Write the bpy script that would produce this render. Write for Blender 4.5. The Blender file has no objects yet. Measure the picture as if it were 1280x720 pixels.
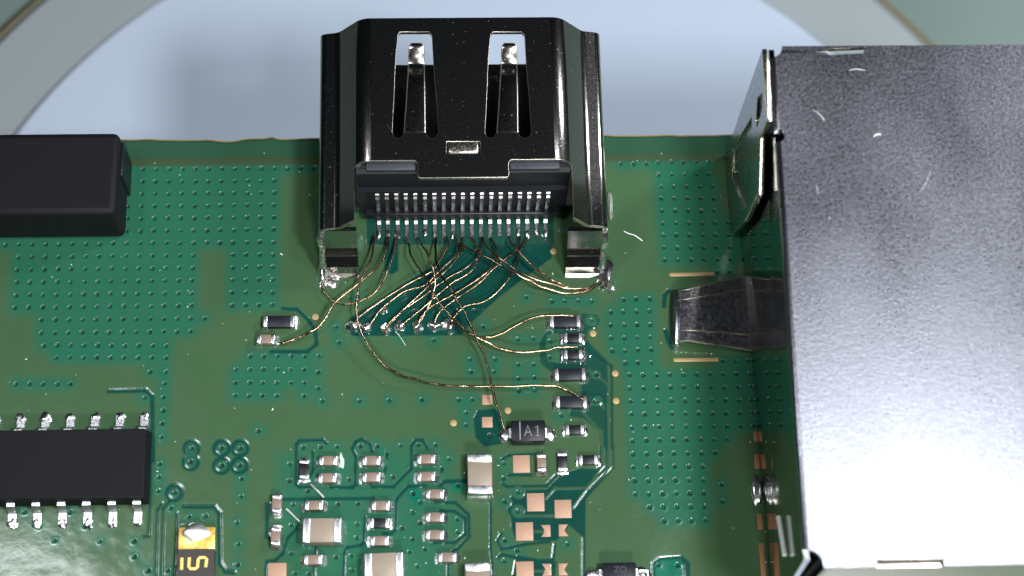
import bpy, bmesh, math, random
import numpy as np
from mathutils import Vector, Matrix

random.seed(7); rng = np.random.default_rng(7)
MM = 0.001                      # everything below is written in millimetres
sc = bpy.context.scene
col = sc.collection

# ------------------------------------------------------------------ camera
F_PX = 2437.454
ROT = (0.335413543, -0.033904495, -0.024250337)
CAM = np.array([-1.57685, -37.13557, 98.39268])
def _rot(a, b, c):
    ca, sa, cb, sb, cc, s_ = math.cos(a), math.sin(a), math.cos(b), math.sin(b), math.cos(c), math.sin(c)
    Rx = np.array([[1, 0, 0], [0, ca, -sa], [0, sa, ca]]); Ry = np.array([[cb, 0, sb], [0, 1, 0], [-sb, 0, cb]])
    Rz = np.array([[cc, -s_, 0], [s_, cc, 0], [0, 0, 1]])
    return Rz @ Ry @ Rx
RC = _rot(*ROT)
cam_d = bpy.data.cameras.new('camera'); cam = bpy.data.objects.new('camera', cam_d); col.objects.link(cam)
cam.rotation_euler = ROT; cam.location = Vector(CAM * MM)
cam_d.sensor_width = 36.0; cam_d.lens = F_PX * 36.0 / 1280.0
cam_d.clip_start = 0.002; cam_d.clip_end = 5.0
cam_d.dof.use_dof = True; cam_d.dof.focus_distance = 0.1035; cam_d.dof.aperture_fstop = 62.0
sc.camera = cam

# ------------------------------------------------------------------ light
w = bpy.data.worlds.new('World'); sc.world = w; w.use_nodes = True
w.node_tree.nodes['Background'].inputs[0].default_value = (0.55, 0.75, 1.0, 1)
w.node_tree.nodes['Background'].inputs[1].default_value = 0.007
def lamp(name, loc, target, size, power, colr):
    d = bpy.data.lights.new(name, 'AREA'); d.shape = 'DISK'; d.size = size * MM; d.energy = power; d.color = colr
    o = bpy.data.objects.new(name, d); col.objects.link(o); o.location = Vector(loc) * MM
    o.rotation_euler = (Vector(target) - Vector(loc)).to_track_quat('-Z', 'Y').to_euler()
    return o
lamp('bench_lamp_south', (16, -112, 112), (0, -6, 0), 20, 0.160, (1.0, 0.97, 0.92))
lamp('bench_lamp_east', (33, -37, 104), (0, -4, 0), 14, 0.125, (0.95, 0.97, 1.0))
lamp('bench_lamp_north_east', (41, -4, 106), (10, -4, 0), 14, 0.037, (0.90, 0.95, 1.0))
lamp('bench_lamp_far_east', (108, 52, 84), (0, 0, 0), 24, 0.130, (0.92, 0.96, 1.0))
lamp('bench_lamp_west', (-44, -6, 100), (-8, -4, 0), 18, 0.030, (0.93, 0.97, 1.0))

sc.view_settings.view_transform = 'Standard'; sc.view_settings.look = 'None'
sc.view_settings.exposure = 0.0; sc.view_settings.gamma = 1.0
sc.cycles.use_denoising = True
try: sc.cycles.denoiser = 'OPENIMAGEDENOISE'
except Exception: pass
sc.cycles.max_bounces = 8; sc.cycles.glossy_bounces = 5
sc.cycles.sample_clamp_indirect = 6.0

# ------------------------------------------------------------------ pixels of the photograph to points of the place
def ray(px, py):
    d = RC @ np.array([(px - 640) / F_PX, -(py - 360) / F_PX, -1.0]); return d
def at(px, py, z=0.0):
    d = ray(px, py); t = (z - CAM[2]) / d[2]; p = CAM + d * t; return (p[0], p[1], z)
def at_x(px, py, x):
    d = ray(px, py); t = (x - CAM[0]) / d[0]; p = CAM + d * t; return (x, p[1], p[2])
def at_y(px, py, y):
    d = ray(px, py); t = (y - CAM[1]) / d[1]; p = CAM + d * t; return (p[0], y, p[2])
def zoomer(x0, y0, s): return lambda pts: [(x0 + x / s, y0 + y / s) for x, y in pts]
zA = zoomer(320, 530, 3.789); zB = zoomer(540, 560, 4.5); zC = zoomer(540, 370, 3.789); zD = zoomer(590, 360, 5.145)
zE = zoomer(160, 574, 4.923); zF = zoomer(160, 430, 4.923); zG = zoomer(420, 470, 4.5); zH = zoomer(750, 360, 4.5)
zI = zoomer(750, 180, 4.5); zJ = zoomer(750, 510, 4.5); zK = zoomer(380, 180, 3.2); zL = zoomer(160, 290, 4.923)

# ------------------------------------------------------------------ materials
MATS = {}
def mat(name, base=(.5, .5, .5), rough=.5, metal=0.0, spec=.5, coat=0.0, noise=None, bump=None, specks=0.0, var=0.0, smear=0.0):
    """noise=(scale_per_mm, amount) varies roughness; bump=(scale_per_mm, strength, stretch) ; var = colour variation"""
    m = bpy.data.materials.new(name); m.use_nodes = True; nt = m.node_tree; b = nt.nodes['Principled BSDF']
    b.inputs['Base Color'].default_value = (*base, 1); b.inputs['Roughness'].default_value = rough
    b.inputs['Metallic'].default_value = metal; b.inputs['Specular IOR Level'].default_value = spec
    b.inputs['Coat Weight'].default_value = coat
    tc = nt.nodes.new('ShaderNodeTexCoord')
    def nz(scale, stretch=(1, 1, 1), detail=4):
        mp = nt.nodes.new('ShaderNodeMapping'); mp.inputs['Scale'].default_value = tuple(1000 * s for s in stretch)
        nt.links.new(tc.outputs['Object'], mp.inputs['Vector'])
        n = nt.nodes.new('ShaderNodeTexNoise'); n.inputs['Scale'].default_value = scale; n.inputs['Detail'].default_value = detail
        nt.links.new(mp.outputs['Vector'], n.inputs['Vector']); return n
    if noise:
        n = nz(noise[0]); mr = nt.nodes.new('ShaderNodeMapRange')
        mr.inputs['From Min'].default_value = .3; mr.inputs['From Max'].default_value = .7
        mr.inputs['To Min'].default_value = max(0.02, rough - noise[1]); mr.inputs['To Max'].default_value = rough + noise[1]
        nt.links.new(n.outputs['Fac'], mr.inputs['Value']); nt.links.new(mr.outputs['Result'], b.inputs['Roughness'])
    if smear:
        n4 = nz(.28, (1, .55, 1), 6); mr4 = nt.nodes.new('ShaderNodeMapRange'); mr4.inputs['From Min'].default_value = .35; mr4.inputs['From Max'].default_value = .65
        mr4.inputs['To Min'].default_value = -smear; mr4.inputs['To Max'].default_value = smear; nt.links.new(n4.outputs['Fac'], mr4.inputs['Value'])
        ad4 = nt.nodes.new('ShaderNodeMath'); ad4.operation = 'ADD'; nt.links.new(b.inputs['Roughness'].links[0].from_socket, ad4.inputs[0])
        nt.links.new(mr4.outputs['Result'], ad4.inputs[1]); nt.links.new(ad4.outputs[0], b.inputs['Roughness'])
    if specks:
        n2 = nz(9.0, (1, 1, 1), 1); mr3 = nt.nodes.new('ShaderNodeMapRange'); mr3.inputs['From Min'].default_value = .735; mr3.inputs['From Max'].default_value = .80
        mr3.inputs['To Max'].default_value = specks; nt.links.new(n2.outputs['Fac'], mr3.inputs['Value'])
        ad = nt.nodes.new('ShaderNodeMath'); ad.operation = 'ADD'
        src = b.inputs['Roughness'].links[0].from_socket if b.inputs['Roughness'].links else None
        if src: nt.links.new(src, ad.inputs[0])
        else: ad.inputs[0].default_value = rough
        nt.links.new(mr3.outputs['Result'], ad.inputs[1]); nt.links.new(ad.outputs[0], b.inputs['Roughness'])
    if var:
        n = nz(6.0); mx = nt.nodes.new('ShaderNodeMix'); mx.data_type = 'RGBA'
        mx.inputs['A'].default_value = (*[c * (1 - var) for c in base], 1); mx.inputs['B'].default_value = (*[min(1, c * (1 + var)) for c in base], 1)
        nt.links.new(n.outputs['Fac'], mx.inputs['Factor']); nt.links.new(mx.outputs['Result'], b.inputs['Base Color'])
    if bump:
        st = bump[2] if len(bump) > 2 else (1, 1, 1)
        n = nz(bump[0], st, 5); bp = nt.nodes.new('ShaderNodeBump'); bp.inputs['Strength'].default_value = bump[1]
        bp.inputs['Distance'].default_value = 0.03 * MM
        nt.links.new(n.outputs['Fac'], bp.inputs['Height']); nt.links.new(bp.outputs['Normal'], b.inputs['Normal'])
    MATS[name] = m; return m
mat('nickel_shell', (.52, .50, .47), .16, 1.0, noise=(14, .04), bump=(16, .03, (3, .3, 3)), specks=.3)
mat('edge_glint', (.62, .58, .50), .38, 1.0, noise=(6, .1), bump=(8, .3))  # brighter bevel metal: edge highlights put into the colour
mat('nickel_finger', (.66, .62, .55), .24, 1.0, noise=(8, .08), bump=(14, .2))
mat('satin_steel', (.205, .208, .235), .325, 1.0, noise=(7, .06), bump=(9, .36), var=.34, smear=.03)
mat('mirror_steel', (.36, .37, .36), .07, 1.0, noise=(2, .03), bump=(1.2, .05))
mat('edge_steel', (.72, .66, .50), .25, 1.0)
mat('black_plastic', (.004, .005, .009), .42, 0, .3, bump=(18, .15))
mat('matte_black_plastic', (.005, .005, .007), .6, 0, .16, bump=(14, .2))
mat('housing_facet', (.022, .024, .034), .5, 0, .4, bump=(18, .15))
mat('tin_pin', (.30, .29, .30), .27, 1.0, noise=(6, .08))
mat('solder', (.86, .86, .86), .26, 1.0, noise=(3, .06), bump=(4, .35))
mat('terminal', (.68, .68, .72), .34, 1.0, noise=(6, .08), bump=(9, .25))
mat('dark_wire', (.11, .08, .055), .22, 1.0, noise=(2.5, .08), var=.5)
mat('copper_wire', (.30, .21, .135), .23, 1.0, noise=(2.5, .08), var=.55)
mat('pad_gold', (.36, .22, .15), .55, 0.25, .4, noise=(8, .06), bump=(16, .12), var=.10)
mat('pad_brown', (.28, .13, .06), .5, 0.4, .4, var=.2)
mat('bar_gold', (.36, .25, .12), .5, 0.3, .4, var=.1)
mat('ceramic_brown', (.18, .125, .095), .45, 0, .5, bump=(12, .12), var=.14)
mat('ceramic_tan', (.22, .175, .13), .45, 0, .5, bump=(12, .12), var=.08)
mat('resistor_black', (.004, .004, .006), .4, 0, .35, bump=(14, .15))
mat('resistor_navy', (.006, .007, .013), .42, 0, .35, bump=(14, .15))
mat('fuse_black', (.030, .026, .024), .5, 0, .4, bump=(14, .12))
mat('fuse_gold', (.85, .52, .12), .30, .6, .5, noise=(5, .08))
mat('ink_gold', (.82, .52, .12), .5)
mat('ink_grey', (.20, .19, .20), .6)
mat('ink_faint', (.035, .035, .042), .6)
mat('laminate', (.20, .13, .04), .7, var=.3, bump=(6, .3))
mat('plate_white', (.48, .555, .67), .6, 0, .3, var=.04)
mat('ring_grey', (.31, .35, .36), .5, 0, .4, var=.06)
mat('groove_brown', (.22, .19, .12), .6)
mat('mat_green', (.16, .22, .20), .8, var=.12)
mat('cover_steel', (.34, .35, .35), .26, 1.0, noise=(4, .05), bump=(5, .08))
mat('tab_steel', (.56, .56, .61), .22, 1.0, noise=(5, .05), bump=(10, .03, (.4, 4, 2)))
mat('bright_steel', (.85, .85, .82), .45, 1.0, bump=(8, .2))
mat('bright_solder', (.88, .88, .86), .42, 1.0, bump=(4, .3))
mat('flux', (.05, .11, .07), .10, 0, .6, bump=(3, .5))
mat('residue', (.42, .52, .42), .3, 0, .5, bump=(5, .4))
mat('fibre_white', (.75, .80, .78), .6)

def mask_material():
    m = bpy.data.materials.new('solder_mask'); m.use_nodes = True; nt = m.node_tree; b = nt.nodes['Principled BSDF']; L = nt.links
    at_ = nt.nodes.new('ShaderNodeAttribute'); at_.attribute_name = 'zone'
    sp = nt.nodes.new('ShaderNodeSeparateColor'); L.new(at_.outputs['Color'], sp.inputs['Color'])
    tc = nt.nodes.new('ShaderNodeTexCoord'); mp = nt.nodes.new('ShaderNodeMapping'); mp.inputs['Scale'].default_value = (1000,) * 3
    L.new(tc.outputs['Object'], mp.inputs['Vector'])
    def nz(s, d=4):
        n = nt.nodes.new('ShaderNodeTexNoise'); n.inputs['Scale'].default_value = s; n.inputs['Detail'].default_value = d
        L.new(mp.outputs['Vector'], n.inputs['Vector']); return n
    def mix(f, a, c):
        x = nt.nodes.new('ShaderNodeMix'); x.data_type = 'RGBA'
        for k, v in (('Factor', f), ('A', a), ('B', c)):
            if isinstance(v, tuple): x.inputs[k].default_value = (*v, 1) if len(v) == 3 else v
            elif isinstance(v, float): x.inputs[k].default_value = v
            else: L.new(v, x.inputs[k])
        return x.outputs['Result']
    olive = mix(nz(.35).outputs['Fac'], (.036, .082, .034), (.045, .091, .046))
    teal = mix(nz(1.4).outputs['Fac'], (.0026, .092, .056), (.0045, .110, .072))
    lam = mix(nz(.8).outputs['Fac'], (.0030, .036, .028), (.0045, .050, .038))
    c = mix(sp.outputs['Green'], olive, teal)
    c = mix(sp.outputs['Red'], c, lam)
    c = mix(sp.outputs['Blue'], c, (.036, .048, .024))
    al = mix(at_.outputs['Alpha'], c, (.010, .028, .018))
    gr = nz(16, 2); mr = nt.nodes.new('ShaderNodeMapRange'); mr.inputs['To Min'].default_value = .90; mr.inputs['To Max'].default_value = 1.10
    L.new(gr.outputs['Fac'], mr.inputs['Value'])
    mu = nt.nodes.new('ShaderNodeVectorMath'); mu.operation = 'SCALE'; L.new(al, mu.inputs[0]); L.new(mr.outputs['Result'], mu.inputs['Scale'])
    L.new(mu.outputs['Vector'], b.inputs['Base Color'])
    sa = nt.nodes.new('ShaderNodeMath'); sa.operation = 'MULTIPLY_ADD'; L.new(at_.outputs['Alpha'], sa.inputs[0]); sa.inputs[1].default_value = -.30; sa.inputs[2].default_value = .38
    L.new(sa.outputs[0], b.inputs['Specular IOR Level'])
    r = nz(1.1); mr2 = nt.nodes.new('ShaderNodeMapRange'); mr2.inputs['To Min'].default_value = .10; mr2.inputs['To Max'].default_value = .22
    L.new(r.outputs['Fac'], mr2.inputs['Value'])
    ra = nt.nodes.new('ShaderNodeMath'); ra.operation = 'MULTIPLY_ADD'; L.new(at_.outputs['Alpha'], ra.inputs[0]); ra.inputs[1].default_value = .30; L.new(mr2.outputs['Result'], ra.inputs[2])
    L.new(ra.outputs[0], b.inputs['Roughness'])
    bp = nt.nodes.new('ShaderNodeBump'); bp.inputs['Strength'].default_value = .18; bp.inputs['Distance'].default_value = .03 * MM
    n3 = nz(2.2, 3); L.new(n3.outputs['Fac'], bp.inputs['Height']); L.new(bp.outputs['Normal'], b.inputs['Normal'])
    MATS['solder_mask'] = m
mask_material()

# ------------------------------------------------------------------ mesh helpers
def tag(o, label=None, cat=None, group=None, kind=None):
    if label: o['label'] = label
    if cat: o['category'] = cat
    if group: o['group'] = group
    if kind: o['kind'] = kind
    return o
def thing(name, label, cat, loc=(0, 0, 0), group=None, rz=0.0):
    o = bpy.data.objects.new(name, None); col.objects.link(o); o.empty_display_size = .001
    o.location = Vector(loc) * MM; o.rotation_euler = (0, 0, rz)
    return tag(o, label, cat, group)
def wloc(o):
    v = Vector((0, 0, 0))
    while o is not None: v = v + o.location; o = o.parent
    return v
def link(name, me, m, parent=None, loc=(0, 0, 0), rz=0.0):
    o = bpy.data.objects.new(name, me); col.objects.link(o)
    if m and not len(me.materials): me.materials.append(MATS[m])
    o.parent = parent; o.location = Vector(loc) * MM; o.rotation_euler = (0, 0, rz)
    return o
def smooth(me, ang=35):
    me.shade_smooth() if hasattr(me, 'shade_smooth') else None
    try: me.set_sharp_from_angle(angle=math.radians(ang))
    except Exception: pass
    big = [p for p in me.polygons if p.area > 3.0 * MM * MM]
    if big:
        a = me.attributes.get('sharp_edge') or me.attributes.new('sharp_edge', 'BOOLEAN', 'EDGE')
        ek = {tuple(sorted(e.vertices)): e.index for e in me.edges}
        for p in big:
            for k in p.edge_keys: a.data[ek[tuple(sorted(k))]].value = True
def me_from_bm(bm, name, sm=True, ang=35):
    bmesh.ops.recalc_face_normals(bm, faces=bm.faces)
    bmesh.ops.scale(bm, vec=(MM,) * 3, verts=bm.verts)
    me = bpy.data.meshes.new(name); bm.to_mesh(me); bm.free()
    if sm: smooth(me, ang)
    return me
LEAN = None
def part(name, bm, m, parent, sm=True, ang=35):
    """bm in world millimetres; parent an (unrotated) root or None"""
    off = wloc(parent) / MM if parent is not None else Vector((0, 0, 0))
    bmesh.ops.translate(bm, vec=-off, verts=bm.verts)
    return link(name, me_from_bm(bm, name, sm, ang), m, parent)
def box_bm(x0, x1, y0, y1, z0, z1, bev=0.0, seg=2, bm=None):
    b = bmesh.new(); bmesh.ops.create_cube(b, size=1.0)
    for v in b.verts:
        v.co = Vector(((x0 + x1) / 2 + v.co.x * (x1 - x0), (y0 + y1) / 2 + v.co.y * (y1 - y0), (z0 + z1) / 2 + v.co.z * (z1 - z0)))
    if bev: bmesh.ops.bevel(b, geom=list(b.edges), offset=bev, segments=seg, affect='EDGES', profile=.5)
    return b
def prism_bm(pts, z0, z1, bev=0.0, seg=2):
    """pts (x,y) polygon"""
    b = bmesh.new(); lo = [b.verts.new((x, y, z0)) for x, y in pts]; hi = [b.verts.new((x, y, z1)) for x, y in pts]
    n = len(pts); b.faces.new(lo[::-1]); b.faces.new(hi)
    for i in range(n): b.faces.new((lo[i], lo[(i + 1) % n], hi[(i + 1) % n], hi[i]))
    bmesh.ops.recalc_face_normals(b, faces=b.faces)
    if bev:
        top = [e for e in b.edges if e.verts[0].co.z > z1 - 1e-6 and e.verts[1].co.z > z1 - 1e-6]
        bmesh.ops.bevel(b, geom=top, offset=bev, segments=seg, affect='EDGES', profile=.5)
    return b
def sweep_bm(prof, a, b_, axis='x', closed=True):
    """profile (u,v) swept along axis from a to b_: axis x -> (y,z) profile; axis y -> (x,z)"""
    bm = bmesh.new()
    f = (lambda t, u, v: (t, u, v)) if axis == 'x' else (lambda t, u, v: (u, t, v))
    A = [bm.verts.new(f(a, u, v)) for u, v in prof]; B = [bm.verts.new(f(b_, u, v)) for u, v in prof]
    n = len(prof)
    for i in range(n if closed else n - 1): bm.faces.new((A[i], A[(i + 1) % n], B[(i + 1) % n], B[i]))
    if closed: bm.faces.new(A[::-1]); bm.faces.new(B)
    return bm
def ribbon_bm(path, thick=.12):
    """path: list of (left point, right point) 3-D rows; a bent strip of sheet metal of some thickness"""
    bm = bmesh.new(); rows = []
    n = len(path)
    for i, (l, r) in enumerate(path):
        l, r = Vector(l), Vector(r)
        a = Vector(path[max(0, i - 1)][0]) + Vector(path[max(0, i - 1)][1]); c = Vector(path[min(n - 1, i + 1)][0]) + Vector(path[min(n - 1, i + 1)][1])
        nn = (r - l).cross(c - a).normalized()
        if nn.z < 0 and abs(nn.z) > .05: nn = -nn
        rows.append([bm.verts.new(l), bm.verts.new(r), bm.verts.new(r - nn * thick), bm.verts.new(l - nn * thick)])
    for p, q in zip(rows, rows[1:]):
        for k in range(4): bm.faces.new((p[k], p[(k + 1) % 4], q[(k + 1) % 4], q[k]))
    bm.faces.new(rows[0]); bm.faces.new(rows[-1][::-1])
    return bm
def smooth_path(P, n=8):
    P = [np.array(p, float) for p in P]; out = []
    Q = [2 * P[0] - P[1]] + P + [2 * P[-1] - P[-2]]
    for i in range(1, len(Q) - 2):
        p0, p1, p2, p3 = Q[i - 1:i + 3]
        for k in range(n):
            t = k / n
            out.append(.5 * (2 * p1 + (p2 - p0) * t + (2 * p0 - 5 * p1 + 4 * p2 - p3) * t * t + (3 * p1 - p0 - 3 * p2 + p3) * t ** 3))
    out.append(P[-1]); return out
def tube_bm(P, r, sides=8, rfun=None):
    bm = bmesh.new(); rows = []; n = len(P); up = Vector((0, 0, 1))
    for i in range(n):
        t = Vector(P[min(n - 1, i + 1)]) - Vector(P[max(0, i - 1)])
        if t.length < 1e-9: t = Vector((1, 0, 0))
        t.normalize(); s = t.cross(up)
        if s.length < .05: s = t.cross(Vector((0, 1, 0)))
        s.normalize(); u = s.cross(t); rr = r * (rfun(i / (n - 1)) if rfun else 1)
        rows.append([bm.verts.new(Vector(P[i]) + (s * math.cos(a) + u * math.sin(a)) * rr) for a in (2 * math.pi * k / sides for k in range(sides))])
    for p, q in zip(rows, rows[1:]):
        for k in range(sides): bm.faces.new((p[k], p[(k + 1) % sides], q[(k + 1) % sides], q[k]))
    bm.faces.new(rows[0][::-1]); bm.faces.new(rows[-1]); return bm
def blob_bm(c, rx, ry, rz, seed=0, rough=.12, sub=3):
    bm = bmesh.new(); bmesh.ops.create_icosphere(bm, subdivisions=sub, radius=1.0); r = random.Random(seed)
    ph = [(r.uniform(1, 3), r.uniform(0, 6), Vector((r.uniform(-1, 1), r.uniform(-1, 1), r.uniform(-1, 1))).normalized()) for _ in range(6)]
    for v in bm.verts:
        d = v.co.normalized(); k = 1 + rough * sum(math.sin(f * 2.2 * d.dot(a) + p) for f, p, a in ph) / 2.5
        v.co = Vector((c[0] + d.x * rx * k, c[1] + d.y * ry * k, c[2] + (d.z * rz * k if d.z > 0 else d.z * rz * .4)))
    return bm
def boolean(me_obj, cutters):
    for bmc in cutters:
        me = bpy.data.meshes.new('cut'); bmesh.ops.recalc_face_normals(bmc, faces=bmc.faces)
        bmesh.ops.scale(bmc, vec=(MM * 1000,) * 3, verts=bmc.verts); bmc.to_mesh(me); bmc.free()
        co = bpy.data.objects.new('cut', me); col.objects.link(co)
        md = me_obj.modifiers.new('b', 'BOOLEAN'); md.operation = 'DIFFERENCE'; md.solver = 'EXACT'; md.object = co
        dg = bpy.context.evaluated_depsgraph_get(); dg.update()
        new = bpy.data.meshes.new_from_object(me_obj.evaluated_get(dg)); me_obj.modifiers.clear()
        old = me_obj.data; me_obj.data = new; bpy.data.meshes.remove(old)
        bpy.data.objects.remove(co); bpy.data.meshes.remove(me)
def cut_part(name, bm, cutters, m, parent, bev=0.0, ang=35, edge=None):
    """boolean in millimetre units, then scale to metres and place under parent"""
    me = bpy.data.meshes.new(name); bmesh.ops.recalc_face_normals(bm, faces=bm.faces); bm.to_mesh(me); bm.free()
    o = bpy.data.objects.new('tmp', me); col.objects.link(o); boolean(o, cutters)
    b2 = bmesh.new(); b2.from_mesh(o.data); bpy.data.objects.remove(o)
    bmesh.ops.remove_doubles(b2, verts=b2.verts, dist=1e-4)
    if bev:
        eds = [e for e in b2.edges if len(e.link_faces) == 2 and e.calc_face_angle(0) > math.radians(50)]
        try: bmesh.ops.bevel(b2, geom=eds, offset=bev, segments=2, affect='EDGES', profile=.5, clamp_overlap=True, material=1 if edge else -1)
        except Exception: pass
    o = part(name, b2, m, parent, True, ang)
    if edge: o.data.materials.append(MATS[edge])
    return o
def text(name, body, size, loc, m, parent, rz=0.0):
    cu = bpy.data.curves.new(name, 'FONT'); cu.body = body; cu.size = size * MM; cu.align_x = 'CENTER'; cu.align_y = 'CENTER'; cu.extrude = .004 * MM
    cu.materials.append(MATS[m]); tmp = bpy.data.objects.new(name, cu); col.objects.link(tmp)
    dg = bpy.context.evaluated_depsgraph_get(); dg.update(); me = bpy.data.meshes.new_from_object(tmp.evaluated_get(dg)); bpy.data.objects.remove(tmp); bpy.data.curves.remove(cu)
    o = bpy.data.objects.new(name, me); col.objects.link(o)
    o.parent = parent; o.location = Vector(loc) * MM - (wloc(parent) if parent is not None else Vector()); o.rotation_euler = (0, 0, rz); return o

# ================================================================== the setting: stage plate and bench mat under the board
PZ = -30.0
_q = np.array([at(x, y, PZ)[:2] for x, y in ((160, 30), (192, 0), (952, 0), (1032, 54))])   # four points of the plate's rim
_s = np.linalg.lstsq(np.c_[2 * _q, np.ones(4)], (_q ** 2).sum(1), rcond=None)[0]
pc = (_s[0], _s[1]); pr = math.sqrt(_s[2] + _s[0] ** 2 + _s[1] ** 2); print('plate', pc, pr)
def ring_mesh(name, r0, r1, z0, z1, m, kind='structure', seg=160):
    bm = bmesh.new(); prof = [(r0, z0), (r0, z1 - .25), (r0 + .25, z1), (r1 - .6, z1), (r1, z1 - .6), (r1, z0)]
    rows = [[bm.verts.new((pc[0] + r * math.cos(a), pc[1] + r * math.sin(a), z)) for r, z in prof] for a in (2 * math.pi * k / seg for k in range(seg))]
    for i in range(seg):
        for k in range(len(prof)): bm.faces.new((rows[i][k], rows[i][(k + 1) % len(prof)], rows[(i + 1) % seg][(k + 1) % len(prof)], rows[(i + 1) % seg][k]))
    return tag(part(name, bm, m, None), kind=kind)
bm = prism_bm([(pc[0] + pr * math.cos(2 * math.pi * k / 160), pc[1] + pr * math.sin(2 * math.pi * k / 160)) for k in range(160)], PZ - 2, PZ, .3)
pl = part('stage_plate', bm, 'plate_white', None); tag(pl, 'pale blue-white round plate lying under the green circuit board', 'plate')
o = ring_mesh('stage_ring', pr + .05, pr + 6.2, PZ - 3.0, PZ - .7, 'ring_grey', None); tag(o, 'grey ring running round the rim of the pale plate', 'ring')
o = ring_mesh('ring_seam', pr + 6.3, pr + 7.2, PZ - 3.0, PZ - 1.6, 'groove_brown', None); tag(o, 'thin brown rim outside the grey ring on the mat', 'rim')
bm = box_bm(-170, 170, -190, 170, PZ - 6, PZ - 3.0); tag(part('work_mat', bm, 'mat_green', None), kind='structure')

# ================================================================== the circuit board
YN = at(300, 174)[1]
board = thing('circuit_board', 'green printed circuit board with rows of tented vias and copper pads', 'circuit board', (0, 0, 0))
P7 = .71223
VIAS = []
def addv(pts): VIAS.extend([at(x, y)[:2] for x, y in pts])
def lat(off, i, j): VIAS.append((off[0] + i * P7, off[1] - j * P7))
O0 = (-16.5726, 4.13605); O1 = (10.87016, 2.84931); O2 = (8.69212, -7.85869)
for i in range(-12, 13): lat(O0, i, 0)
for j in range(1, 7):
    for i in range(-12, 10): lat(O0, i, j)
for j in range(7, 12):
    for i in list(range(-10, 4)) + list(range(6, 10)): lat(O0, i, j)
for i in range(-8, 5): lat(O0, i, 12)
for i in range(-8, 4): lat(O0, i, 13)
addv(zF([(65, 10), (150, 10), (235, 10), (60, 85), (147, 85), (230, 85), (135, 170), (230, 170), (222, 245), (218, 327), (214, 410), (211, 490), (207, 570), (103, 330)]))
addv([(156 - 17 * k, 432) for k in range(7)] + [(155 - 17 * k, 447) for k in range(6)])
addv(zF([(x, 75) for x in (750, 835, 917, 1003, 1085, 1173)] + [(x, 157) for x in (663, 750, 832, 917, 1000, 1083)] + [(1170, 172)]
        + [(x, 237) for x in (660, 747, 829, 914, 998, 1083)] + [(1170, 272)] + [(x, 318) for x in (657, 743, 827, 912, 1080)] + [(1193, 353), (803, 533)]))
addv(zI([(117, 112), (187, 112), (260, 110), (327, 104), (400, 102), (468, 101), (540, 99), (612, 98), (330, 174), (402, 172), (475, 171), (543, 169), (610, 168)]))
for j in range(0, 3):
    for i in range(0, 5): lat(O1, i, j)
for j in range(3, 7):
    for i in range(0, 6 + (j > 3)): lat(O1, i, j)
addv([(896, 339), (912, 339)])
addv(zH([(135, 65), (205, 63), (280, 62), (62, 137), (135, 135), (208, 133), (278, 130), (62, 210), (137, 209), (210, 208), (285, 206), (65, 282), (140, 281), (210, 279), (285, 277),
         (70, 354), (140, 352), (217, 350), (290, 348), (145, 424), (215, 422), (290, 419), (690, 410), (765, 410), (840, 408)]))
for j in range(0, 5):
    for i in range(0, 10): lat(O2, i, j)
for j, n0, n1 in ((5, 0, 8), (6, 0, 7), (7, 0, 6), (8, 0, 6), (9, 0, 6), (10, 1, 6), (11, 2, 6)):
    for i in range(n0, n1): lat(O2, i, j)
addv(zJ([(685, 430), (690, 523)]))
addv(zC([(570, 25), (628, 25), (692, 25), (755, 25), (408, 205), (480, 203), (180, 300), (298, 298), (185, 360), (295, 358), (410, 325), (483, 325), (410, 390), (485, 388), (410, 450), (485, 450),
         (612, 565), (245, 145), (203, 70), (445, 5), (757, 118), (560, 215), (560, 290), (778, 372), (775, 497), (275, 662)]))
addv(zG([(130, 140), (300, 138), (485, 135), (690, 135), (768, 130), (732, 205), (732, 275), (5, 398), (135, 395), (230, 393), (365, 390), (462, 390), (560, 385), (637, 465), (75, 580), (318, 570), (435, 662), (685, 615), (285, 440), (595, 520)]))
addv(zA([(157, 190), (157, 268), (245, 318), (174, 383), (168, 480), (388, 380), (483, 378), (480, 475), (478, 540), (453, 625), (453, 693), (165, 615), (380, 633), (745, 330), (740, 420), (740, 545), (693, 493),
         (778, 370), (778, 470), (800, 595), (765, 675), (955, 292), (955, 450), (955, 512), (222, 110), (305, 110), (727, 605), (183, 710), (250, 710)]))
addv(zB([(403, 85), (405, 172), (485, 248), (410, 303), (484, 355), (408, 522), (482, 577), (408, 632), (760, 540)]))
addv(zE([(385, 18), (575, 40), (685, 38), (697, 120), (697, 230), (670, 390), (678, 520), (675, 650), (375, 352), (475, 352), (285, 205), (265, 300), (40, 505), (40, 600), (125, 685), (245, 685), (195, 30), (190, 108), (185, 195)]))
addv([(239.2, 560), (276.8, 560), (300, 560), (447, 371), (519, 388.5), (420, 409), (423, 428), (453, 418), (500, 420), (542, 425), (764, 711), (823, 706.5), (847, 706.5)][:11] + [(823, 706.5), (847, 706.5)])
addv([(30 + 19 * k, 640 + 18 * (k % 3)) for k in range(6)] + [(20 + 17 * k, 480) for k in range(5)])
FREE = [(323.1, 538.3)]

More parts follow.
